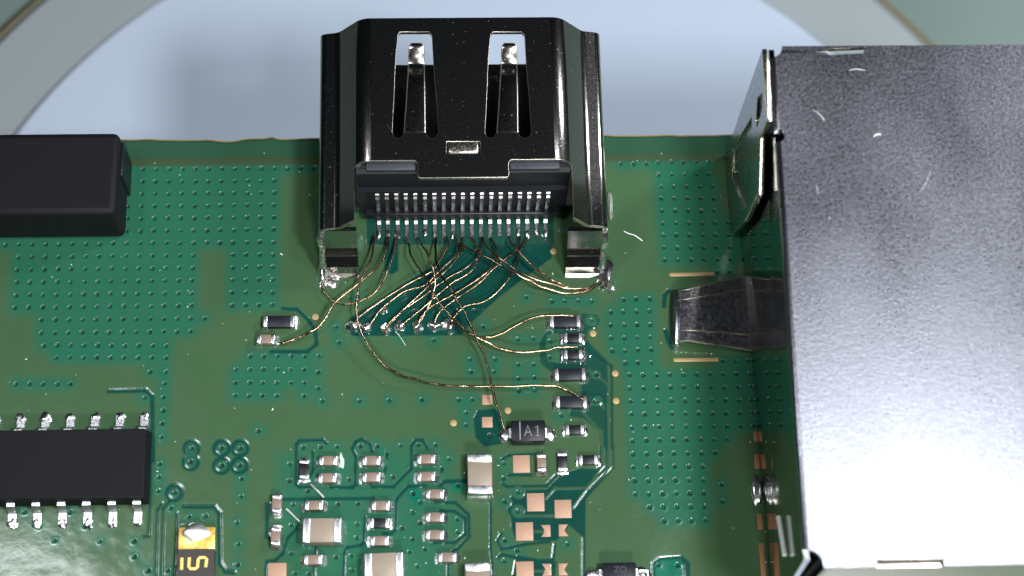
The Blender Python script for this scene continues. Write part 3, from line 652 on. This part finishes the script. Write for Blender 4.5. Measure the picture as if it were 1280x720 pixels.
wire([(579, 297), (578, 311.7), (569.6, 320), (557, 332), (545, 343), (533.7, 355), (520, 360), (506, 364), (489, 376), (475, 388), (466, 401), (460, 409)], (.25, .6, .7, .6, .5, .4, .2), 'copper wire to the second solder joint of the row', .042)
wire([(569, 298), (574, 312), (569, 326), (556, 340), (542, 352), (531, 362), (519, 373), (503, 388), (490, 400), (482, 409)], (.25, .7, .8, .6, .5, .4, .2), 'copper wire to the third solder joint of the row', .04)
wire([(590, 297), (599, 312), (598.5, 325), (590, 338), (578, 346.7), (566.7, 352.5), (555, 362), (541, 374), (528, 385.6), (512, 398), (501, 408)], (.25, .6, .7, .6, .5, .4, .2), 'copper wire bowing out before the fourth solder joint of the row', .042)
wire([(613, 298), (622, 314), (619, 328), (611, 338), (600, 347), (580, 360), (561, 371), (541, 382), (528, 394), (522.6, 407)], (.25, .7, .8, .7, .5, .4, .2), 'copper wire bowing out before the fifth solder joint of the row', .048)
wire([(650, 296), (646, 312), (630, 325), (614, 339), (599, 354), (580, 367), (561, 380), (548, 392), (542, 406)], (.25, .7, .8, .7, .5, .4, .2), 'copper wire to the sixth solder joint of the row', .042)
wire([(659, 297), (651, 314), (645, 332), (638, 345), (630, 356), (619, 367.5), (605, 377), (594, 380), (584, 381.5), (575, 388), (568, 396), (563, 405)], (.25, .6, .7, .5, .45, .4, .25), 'copper wire farthest along the pins, kinked before the last solder joint', .044)
wire([(601, 297), (604, 308), (596, 322), (584, 334), (566, 344), (548, 356), (530, 370), (508, 385), (493, 399), (484, 408)], (.25, .6, .7, .5, .45, .4, .25), 'thin dark copper wire lying under the bundle', .034)
wire([(567.5, 295), (574, 305), (586, 311), (602, 317.5), (617.5, 327), (642.5, 341), (661, 350), (680, 360), (708, 366.5), (733, 364), (752, 353)], (.25, 1.0, 1.4, 1.4, 1.1, .8, .5), 'copper wire taking the lowest arc to the big solder lump of the mounting leg', .047)
wire([(603, 297), (608, 307), (617.5, 317.5), (639, 333), (661, 345.6), (683, 353.5), (711, 360.5), (736, 359.5), (753, 351.5)], (.25, 1.0, 1.3, 1.2, 1.0, .8, .55), 'copper wire taking the middle arc to the big solder lump of the mounting leg', .045)
wire([(636, 296), (639, 303), (645.6, 311), (661, 328), (680, 342.5), (695.6, 353), (717.5, 361.5), (738, 360.5), (752, 354)], (.25, .9, 1.1, 1.0, .9, .7, .5), 'copper wire taking the steepest arc to the big solder lump of the mounting leg', .047)
def fibre(pts, label, r=.022, z=.05):
    P = smooth_path([at(x, y, z + .05 * math.sin(i)) for i, (x, y) in enumerate(pts)], 6)
    tag(part('fibre', tube_bm(P, r, 6), 'fibre_white', None, True, 80), label, 'fibre')
fibre([(780, 289), (785, 291.5), (793, 294), (799, 298), (803, 301)], 'short white fibre lying beside the big solder lump', .03)
fibre([(494, 414), (500, 421), (507, 432)], 'hair-thin pale fibre below the row of solder joints', .014)

dr = random.Random(5); bm = bmesh.new()      # specks of dust on the solder mask
for k in range(150):
    p = at(dr.uniform(0, 1000), dr.uniform(185, 720)); r = .012 + .022 * dr.random() ** 3
    m4 = Matrix.Translation((p[0], p[1], .012)) @ Matrix.Rotation(dr.uniform(0, 3), 4, 'Z') @ Matrix.Diagonal((r * dr.uniform(1, 3.5), r, r * .7, 1))
    bmesh.ops.create_icosphere(bm, subdivisions=1, radius=1.0, matrix=m4)
tag(part('dust', bm, 'fibre_white', None), 'specks of pale dust scattered over the green board', 'dust', kind='stuff')

# ================================================================== chip components
PROTO = {}
def chip_meshes(kind):
    if kind in PROTO: return PROTO[kind]
    L, W, H, T, body, rb = {'cap': (.96, .52, .46, .25, 'ceramic_brown', .03), 'res': (1.0, .52, .34, .22, 'resistor_black', .02), 'resL': (1.66, .66, .42, .25, 'resistor_navy', .025),
                            'capL': (1.98, 1.28, 1.05, .42, 'ceramic_tan', .05), 'capM': (2.10, 1.30, 1.05, .46, 'ceramic_tan', .06)}[kind]
    def mm(bm, n): return me_from_bm(bm, n)
    b = mm(box_bm(-L / 2 + T * .7, L / 2 - T * .7, -W / 2 + .02, W / 2 - .02, .03, H - .015, rb), kind + '_body')
    t = box_bm(-T / 2, T / 2, -W / 2, W / 2, .0, H, min(.07, H * .16), 3)
    for v in t.verts: v.co.z += .012 * math.sin(9 * v.co.y + 3 * v.co.x); v.co.x += .012 * math.sin(11 * v.co.y)
    t = mm(t, kind + '_terminal')
    f = bmesh.new(); rows = []
    for k, y in enumerate(np.linspace(-W / 2 - .03, W / 2 + .03, 7)):
        e = 1 - .25 * abs(y) / (W / 2)
        rows.append([f.verts.new(p) for p in ((0, y, .0), (0, y, H * .62 * e), (.05, y, H * .34 * e), (.13, y, .10 * e), (.22 * e, y, .02), (.24 * e, y, -.02))])
    for p, q in zip(rows, rows[1:]):
        for k in range(6): f.faces.new((p[k], p[(k + 1) % 6], q[(k + 1) % 6], q[k]))
    f.faces.new(rows[0]); f.faces.new(rows[-1][::-1]); f = mm(f, kind + '_fillet')
    PROTO[kind] = (L, W, H, T, body, b, t, f); return PROTO[kind]
CAPS = 'small surface mount chips soldered to the board'
def chip(kind, px, py, vert, label, name=None, lead=None, seed=0, rz=0.0):
    L, W, H, T, body, b, t, f = chip_meshes(kind)
    x, y, _ = at(px, py, H)
    r = random.Random(int(px * 7 + py)); a = (math.pi / 2 if vert else 0) + r.uniform(-.03, .03) + rz
    cat = 'capacitor' if kind.startswith('cap') else 'resistor'
    o = thing(name or {'cap': 'chip_capacitor', 'capL': 'chip_capacitor', 'capM': 'chip_capacitor', 'res': 'chip_resistor', 'resL': 'chip_resistor'}[kind], label, cat, (x, y, .005), CAPS, a)
    link('body', b, body, o)
    for s in (-1, 1):
        te = link('terminal', t, 'terminal', o, (s * (L / 2 - T / 2), 0, 0), 0 if s > 0 else math.pi)
        link('solder_fillet', f, 'solder', te, (T / 2 - .01, 0, 0))
    return o
chip('cap', 410.3, 575.4, 0, 'brown chip capacitor beside the vertical black resistor, with whitish residue at its end')
chip('cap', 409.2, 597, 0, 'brown chip capacitor beside the vertical black resistor, second of its pair')
chip('cap', 464.1, 575.4, 0, 'brown chip capacitor of the middle pair, nearer the long wire')
chip('cap', 464.1, 596, 0, 'brown chip capacitor of the middle pair, nearer the trio with a black resistor')
chip('cap', 532.7, 573.5, 0, 'brown chip capacitor next to the big upright capacitor, nearer the long wire')
chip('cap', 532.7, 595.2, 0, 'brown chip capacitor next to the big upright capacitor, second of its pair')
chip('cap', 543.8, 617.1, 0, 'brown chip capacitor alone above the pair ringed by a looped trace')
chip('cap', 543.8, 646.1, 0, 'brown chip capacitor inside the looped trace, nearer the connector')
chip('cap', 543.8, 668, 0, 'brown chip capacitor inside the looped trace, farther from the connector')
chip('cap', 559.4, 696.3, 0, 'brown chip capacitor just outside the end of the looped trace')
chip('cap', 392.3, 631.3, 0, 'brown chip capacitor on the connector side of the wide tan capacitor')
chip('cap', 475.7, 631.6, 0, 'brown chip capacitor on the connector side of a small black resistor')
chip('res', 474.4, 653.5, 0, 'small black chip resistor between two brown capacitors')
chip('cap', 474.4, 675.7, 0, 'brown chip capacitor between a small black resistor and a large tan capacitor')
chip('cap', 391.3, 699.4, 0, 'brown chip capacitor on the far side of the wide tan capacitor')
chip('res', 380.2, 586.2, 1, 'black chip resistor standing upright beside two brown capacitors')
chip('cap', 345.9, 629.2, 1, 'upright brown chip capacitor, connector end of the pair by the outlined trace')
chip('cap', 344.5, 669.9, 1, 'upright brown chip capacitor nearer the copper pad')
chip('capL', 402.3, 662.5, 0, 'wide tan ceramic capacitor between two brown chip capacitors')
chip('capL', 479.7, 706, 0, 'wide tan ceramic capacitor after the column with the black resistor')
chip('capM', 600, 592, 1, 'large upright tan capacitor with bright silver ends by the copper squares')
chip('capM', 598, 729, 1, 'large upright capacitor in line with the tan upright one, mostly out of frame')
chip('cap', 677.1, 577.8, 1, 'upright brown chip capacitor beside a square copper pad')
chip('res', 703.3, 576.7, 1, 'upright black chip resistor beside the brown upright capacitor')
chip('res', 735.6, 574.4, 0, 'black chip resistor beside the bend of the parallel traces')
chip('resL', 706.6, 401.2, 0, 'long dark chip resistor at which the S shaped wire ends')
chip('res', 716.3, 422, 0, 'small black chip resistor directly below the topmost long one')
chip('res', 716.5, 442.5, 0, 'small black chip resistor touched by the dipping wire')
chip('resL', 713, 467.5, 0, 'long dark chip resistor with no wire on it')
chip('resL', 714.5, 502, 0, 'long dark chip resistor at which the longest wire ends')
chip('res', 718.7, 536.8, 0, 'small black chip resistor next to the diode marked A1')
chip('resL', 348.3, 401.4, 0, 'long dark chip resistor standing apart by the via field')
chip('cap', 332.2, 423.6, 0, 'brown chip capacitor standing apart by the via field')
joint('solder_joint', 730.5, 445, .16, .34, .36, 33, rough=.2); joint('solder_joint', 731, 500, .18, .30, .32, 34); joint('solder_joint', 347, 430, .12, .12, .14, 35)

def strokes(name, lines, wid, z, m, parent):
    bm = bmesh.new()
    for ln in lines:
        V = [Vector((x, y, z)) for x, y in ln]; rows = []
        for i, v in enumerate(V):
            t = (V[min(len(V) - 1, i + 1)] - V[max(0, i - 1)]).normalized(); n = Vector((-t.y, t.x, 0)) * wid
            rows.append((bm.verts.new(v + n), bm.verts.new(v - n)))
        for p, q in zip(rows, rows[1:]): bm.faces.new((p[0], p[1], q[1], q[0]))
    return part(name, bm, m, parent, False)
# diode marked A1
def gull(o, side, px, py, wmm, m='terminal'):
    pass
dx_, dy_, _ = at(660.5, 538, 1.0)
di = thing('diode', 'black diode marked A1 between a wire end and a small resistor', 'diode', (dx_, dy_, 0))
part('body', box_bm(dx_ - .88, dx_ + .88, dy_ - .56, dy_ + .56, .08, .95, .07), 'black_plastic', di)
part('cathode_band', box_bm(dx_ - .46, dx_ - .40, dy_ - .48, dy_ + .48, .948, .956), 'ink_grey', di, False)
strokes('marking', [[(dx_ - .20, dy_ - .27), (dx_ - .02, dy_ + .27), (dx_ + .16, dy_ - .27)], [(dx_ - .13, dy_ - .08), (dx_ + .09, dy_ - .08)]], .026, .954, 'ink_grey', di)
strokes('marking', [[(dx_ + .36, dy_ + .15), (dx_ + .48, dy_ + .27), (dx_ + .48, dy_ - .27)], [(dx_ + .38, dy_ - .27), (dx_ + .58, dy_ - .27)]], .026, .954, 'ink_grey', di)
for s in (-1, 1):
    rows = [((dx_ + s * .84, dy_ - .26, .50), (dx_ + s * .84, dy_ + .26, .50)), ((dx_ + s * .98, dy_ - .26, .48), (dx_ + s * .98, dy_ + .26, .48)), ((dx_ + s * 1.06, dy_ - .26, .30), (dx_ + s * 1.06, dy_ + .26, .30)), ((dx_ + s * 1.12, dy_ - .26, .12), (dx_ + s * 1.12, dy_ + .26, .12)), ((dx_ + s * 1.38, dy_ - .26, .10), (dx_ + s * 1.38, dy_ + .26, .10))]
    part('lead', ribbon_bm(rows, .12), 'terminal', di)
    part('solder_fillet', blob_bm((dx_ + s * 1.2, dy_, .02), .3, .36, .2, 70 + s), 'solder', di)
# transistor at the lower frame edge
tx, ty, _ = at(774.5, 719, 1.0)
tr = thing('transistor', 'black transistor with two bright silver leads beside an outlined trace', 'transistor', (tx, ty, 0))
part('body', box_bm(tx - .85, tx + .85, ty - .65, ty + .65, .10, 1.0, .07), 'black_plastic', tr)
text('marking', 'ZO', .45, (tx + .05, ty + .28, 1.003), 'ink_faint', tr)
for s in (-1, 1):
    rows = [((tx + s * .8, ty - .2, .5), (tx + s * .8, ty + .42, .5)), ((tx + s * .98, ty - .2, .47), (tx + s * .98, ty + .42, .47)), ((tx + s * 1.1, ty - .2, .14), (tx + s * 1.1, ty + .42, .14)), ((tx + s * 1.55, ty - .2, .10), (tx + s * 1.55, ty + .42, .10))]
    part('lead', ribbon_bm(rows, .13), 'terminal', tr)
    part('solder_fillet', blob_bm((tx + s * 1.3, ty + .1, .02), .38, .45, .26, 80 + s, .25), 'solder', tr)
# the part printed 15
fx, fy, _ = at(244.5, 712, .6)
fw = 44.5 / 24 / 2; ftop = at(244, 659, .55)[1]
fu = thing('fuse', 'dark flat chip with gold end, printed with gold digits', 'fuse', (fx, fy, 0))
part('body', box_bm(fx - fw, fx + fw, fy - 2.2, at(244, 686, .6)[1], .06, .60, .03), 'fuse_black', fu)
part('terminal', box_bm(fx - fw + .01, fx + fw - .01, at(244, 687, .6)[1], ftop, .05, .56, .04), 'fuse_gold', fu)
c = at(245, 666, .5); part('solder_cap', blob_bm((c[0], c[1] - .02, .50), .70, .48, .16, 91, .08), 'bright_solder', fu)
for k, pts in enumerate((zE([(332, 606), (330, 680)]), zE([(378, 604), (374, 660), (384, 674), (414, 674), (428, 664), (432, 616), (442, 605), (474, 605), (485, 614), (478, 664)]))):
    P = [at(x, y, .603) for x, y in pts]; bm = bmesh.new(); hwid = .075
    V = [Vector(p) for p in P]; rows = []
    for i, v in enumerate(V):
        t = (V[min(len(V) - 1, i + 1)] - V[max(0, i - 1)]).normalized(); n = Vector((-t.y, t.x, 0)) * hwid
        rows.append((bm.verts.new(v + n), bm.verts.new(v - n)))
    for p, q in zip(rows, rows[1:]): bm.faces.new((p[0], p[1], q[1], q[0]))
    part('digit', bm, 'ink_gold', fu, False)
# black package with leads
ix1 = at(181, 580, 1.3)[0]; iyn = at(170, 536, 1.3)[1]; iys = at(168, 622, 1.3)[1]; ix0 = ix1 - 8.6
ic = thing('integrated_circuit', 'black plastic chip package with bent silver leads by the via column', 'chip', ((ix0 + ix1) / 2, (iyn + iys) / 2, 0))
bm = box_bm(ix0, ix1, iys, iyn, .12, 1.35, .0)
for v in bm.verts:
    if v.co.z < 1: v.co.x += .14 * (1 if v.co.x > (ix0 + ix1) / 2 else -1); v.co.y += .10 * (1 if v.co.y > (iyn + iys) / 2 else -1)
bmesh.ops.bevel(bm, geom=list(bm.edges), offset=.05, segments=2, affect='EDGES', profile=.5)
part('body', bm, 'matte_black_plastic', ic)
bm = bmesh.new(); bmesh.ops.create_circle(bm, cap_ends=True, segments=24, radius=.24, matrix=Matrix.Translation((ix0 + .55, iys + .55, 1.354))); part('pin_mark', bm, 'ink_faint', ic, False)
for k in range(7):
    for s, ye in ((1, iyn), (-1, iys)):
        xx = ix1 - .30 - k * 1.27 - (.12 if s < 0 else -.02); a, b = xx - .2, xx + .2
        rows = [((a, ye, .75), (b, ye, .75)), ((a, ye + s * .22, .74), (b, ye + s * .22, .74)), ((a, ye + s * .38, .5), (b, ye + s * .38, .5)), ((a, ye + s * .48, .14), (b, ye + s * .48, .14)), ((a, ye + s * 1.05, .12), (b, ye + s * 1.05, .12))]
        part('lead', ribbon_bm(rows, .16), 'terminal', ic)
        part('solder_fillet', blob_bm((xx, ye + s * .95, .0), .26, .32, .16, 100 + k * 2 + s, .2), 'solder', ic)
# black connector standing at the north west edge of the view
bx1 = at(161, 230, 0)[0]; by1 = at(161, 198, 0)[1]; by0 = at(161, 298, 0)[1]; bx0 = bx1 - 9.5
pj = thing('socket', 'tall black plastic socket beside the via field at the board edge', 'socket', ((bx0 + bx1) / 2, (by0 + by1) / 2, 0))
part('body', box_bm(bx0, bx1, by0, by1, 0.02, 3.6, .35, 3), 'matte_black_plastic', pj)
part('rib', box_bm(bx1 - .06, bx1 + .14, by1 - 2.2, by1 - .3, 0.02, 2.9, .08), 'black_plastic', pj)

# ================================================================== the big shielded jack
JH = 13.3; JX = 14.85; JN = at(1000, 57.5, JH)[1]; JS = at(1015, 710, JH)[1]; JE = JX + 16.4
jk = thing('network_jack', 'large satin steel shielded jack with a folded spring tab touching the board', 'jack', ((JX + JE) / 2, (JN + JS) / 2, 0))
zt = lambda pts: [at(x, y, JH)[:2] for x, y in pts]
prof = [(JX + .0, JH - .5), (JX, JH - .24)] + [(JX + .24 - .24 * math.cos(a), JH - .24 + .24 * math.sin(a)) for a in np.linspace(.3, H_, 5)] + [(JE, JH), (JE, JH - .25), (JX + .4, JH - .25), (JX + .25, JH - .5)]
bm = sweep_bm(prof, JS, JN, 'y')
nw = at(962, 70, JH)
cuts = [prism_bm([(JX - 1, JN + 1), (JX + .62, JN + 1)] + arc(JX, JN, .62, 0, -H_, 6) + [(JX - 1, JN - .62)], JH - 2, JH + 1),
        prism_bm([(JX - 1, JS - 1), (JX - 1, JS + .62)] + arc(JX + .1, JS + .1, .75, H_, 0, 6) + [(JX + .85, JS - 1)], JH - 2, JH + 1),
        prism_bm([(x, y) for x, y in zt([(1033, 61.5), (1081, 59.5), (1081, 64.5), (1078, 66.5), (1036, 68.5), (1033, 66)])], JH - 2, JH + 1)]
hc = at(974, 169, JH); cuts.append(prism_bm([(hc[0] + .30 * math.cos(a), hc[1] + .34 * math.sin(a)) for a in np.linspace(0, 2 * math.pi, 17)[:-1]], JH - 2, JH + 1))
sx = zt([(1096, 703), (1125, 701)]); cuts.append(prism_bm([(sx[0][0], JS - .5), (sx[0][0], JS + .32), (sx[0][0] + 3.0, JS + .32), (sx[0][0] + 3.0, JS - .5)], JH - 2, JH + 1))
tp = cut_part('top_plate', bm, cuts, 'satin_steel', jk, .04, 30, 'edge_steel')
for v in tp.data.vertices:
    y = v.co.y / MM + (JN + JS) / 2; x = v.co.x / MM + (JX + JE) / 2
    if x < JX + 1.0: v.co.x -= .16 * MM * (JN - y) / (JN - JS)
for pts, r in (([(1016, 138), (1022, 141), (1027, 146), (1031, 151)], .035), ([(1061, 88), (1070, 86.5), (1081, 88)], .035), ([(1092, 171), (1096, 168.5), (1101, 168)], .06), ([(1035, 272), (1037, 273)], .06),
               ([(1150, 240), (1158, 228), (1163, 214)], .016), ([(1020, 230), (1023, 243)], .014)):
    part('scratch', tube_bm(smooth_path([at(x, y, JH) for x, y in pts], 5), r, 6, lambda t: .35 + .65 * math.sin(math.pi * (.08 + .84 * t))), 'bright_steel', tp)
# folded end walls
part('end_wall', box_bm(JX + .7, JE, JN - .30, JN - .02, .4, JH - .9, .06), 'satin_steel', jk)
part('end_wall', box_bm(JX + .9, JE, JS + .02, JS + .30, .4, JH - .45, .06), 'edge_steel', jk)
part('inner_body', box_bm(JX + .6, JE - .3, JS + .5, JN - .6, .3, JH - .6), 'matte_black_plastic', jk)
# side wall with its slot
bm = bmesh.new(); ws = []          # the wall leans in slightly towards its foot
def lean_x(y, z): t = (JN - y) / (JN - JS); k = z / JH; return JX + (.14 + .42 * t) * (1 - k) - .16 * t * k
for x_ in (0, .26):
    ws.append([bm.verts.new((lean_x(y, z) + x_, y, z)) for y, z in ((JS + .4, .05), (JN - .05, .05), (JN - .05, JH - .3), (JS + .4, JH - .3))])
bm.faces.new(ws[0]); bm.faces.new(ws[1][::-1])
for k in range(4): bm.faces.new((ws[0][k], ws[0][(k + 1) % 4], ws[1][(k + 1) % 4], ws[1][k]))
part('side_wall', bm, 'mirror_steel', jk, False)
# cover flap over the north part of the side wall
cx_ = JX - .30
fp = [at_x(px, py, cx_) for px, py in ((959, 74), (961, 150), (951, 172), (949.5, 240), (932, 276), (925, 262), (920, 245))]
north_y = JN - .02
fl = [(JN - .05, JH - .15)] + [(max(-30, p[1]), min(JH - .15, max(.02, p[2]))) for p in fp[:5]] + [(fp[4][1] + 1.0, .02), (JN - .05, .02)]
bm = bmesh.new(); A = [bm.verts.new((cx_ - .05, y, z)) for y, z in fl]; B = [bm.verts.new((cx_ + .22, y, z)) for y, z in fl]
bm.faces.new(A); bm.faces.new(B[::-1])
for i in range(len(fl)): bm.faces.new((A[i], A[(i + 1) % len(fl)], B[(i + 1) % len(fl)], B[i]))
def yz_prism(pts, x0, x1):
    b = bmesh.new(); A = [b.verts.new((x0, y, z)) for y, z in pts]; B = [b.verts.new((x1, y, z)) for y, z in pts]; b.faces.new(A); b.faces.new(B[::-1])
    for i in range(len(pts)): b.faces.new((A[i], A[(i + 1) % len(pts)], B[(i + 1) % len(pts)], B[i]))
    return b
w1 = [at_x(x, y, cx_)[1:] for x, y in ((948, 122), (954, 116), (954.5, 134), (947, 160), (946, 150))]
w2 = [at_x(x, y, cx_)[1:] for x, y in ((917, 187), (941, 146), (941, 190), (938, 250), (930, 262), (921, 236), (916, 215))]
sco = cut_part('side_cover', bm, [yz_prism(w1, cx_ - 1, cx_ + .12), yz_prism(w2, cx_ - 1, cx_ + .12)], 'cover_steel', jk, .05, 35, 'edge_steel')
E = [at_x(x, y, cx_ - .05) for x, y in ((960, 78), (961.5, 148), (952, 172), (950, 242), (933, 275))]
part('cover_edge', tube_bm(E, .07, 6), 'edge_steel', sco, False)
# spring tab
def tabrow(px, pyt, pyb, z): return (at(px, pyt, z), at(px, pyb, z))
outer = [(850, 432, 364, .02), (846, 430, 363, .25), (847, 428.5, 363, .75), (851, 426, 362.5, 1.02), (860, 425.5, 361, 1.10), (875, 428, 357.5, 1.00), (900, 432, 351.8, .72), (925, 436.6, 346, .42), (946, 440.3, 341.3, .34)]
rows = [(at(px, b, z), at(px, t, z)) for px, b, t, z in outer]
stb = part('spring_tab', ribbon_bm(rows, .18), 'tab_steel', jk, True, 30)
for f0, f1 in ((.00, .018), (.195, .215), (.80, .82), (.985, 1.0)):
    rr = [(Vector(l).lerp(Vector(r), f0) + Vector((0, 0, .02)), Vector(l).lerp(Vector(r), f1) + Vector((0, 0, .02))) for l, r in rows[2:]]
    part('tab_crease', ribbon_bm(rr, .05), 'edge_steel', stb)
part('tab_end', tube_bm([at(845.5, 364 + 66 * t, .45 + .25 * math.sin(math.pi * t)) for t in np.linspace(0, 1, 9)], .19, 10), 'satin_steel', stb)
# prong on the lower side wall, its bright metal reflection painted in as white
pr_ = [at_x(x, y, JX - .02) for x, y in ((973, 646), (981, 694))]
part('prong', tube_bm([(p[0], p[1], p[2]) for p in pr_], .12, 8), 'fibre_white', jk)
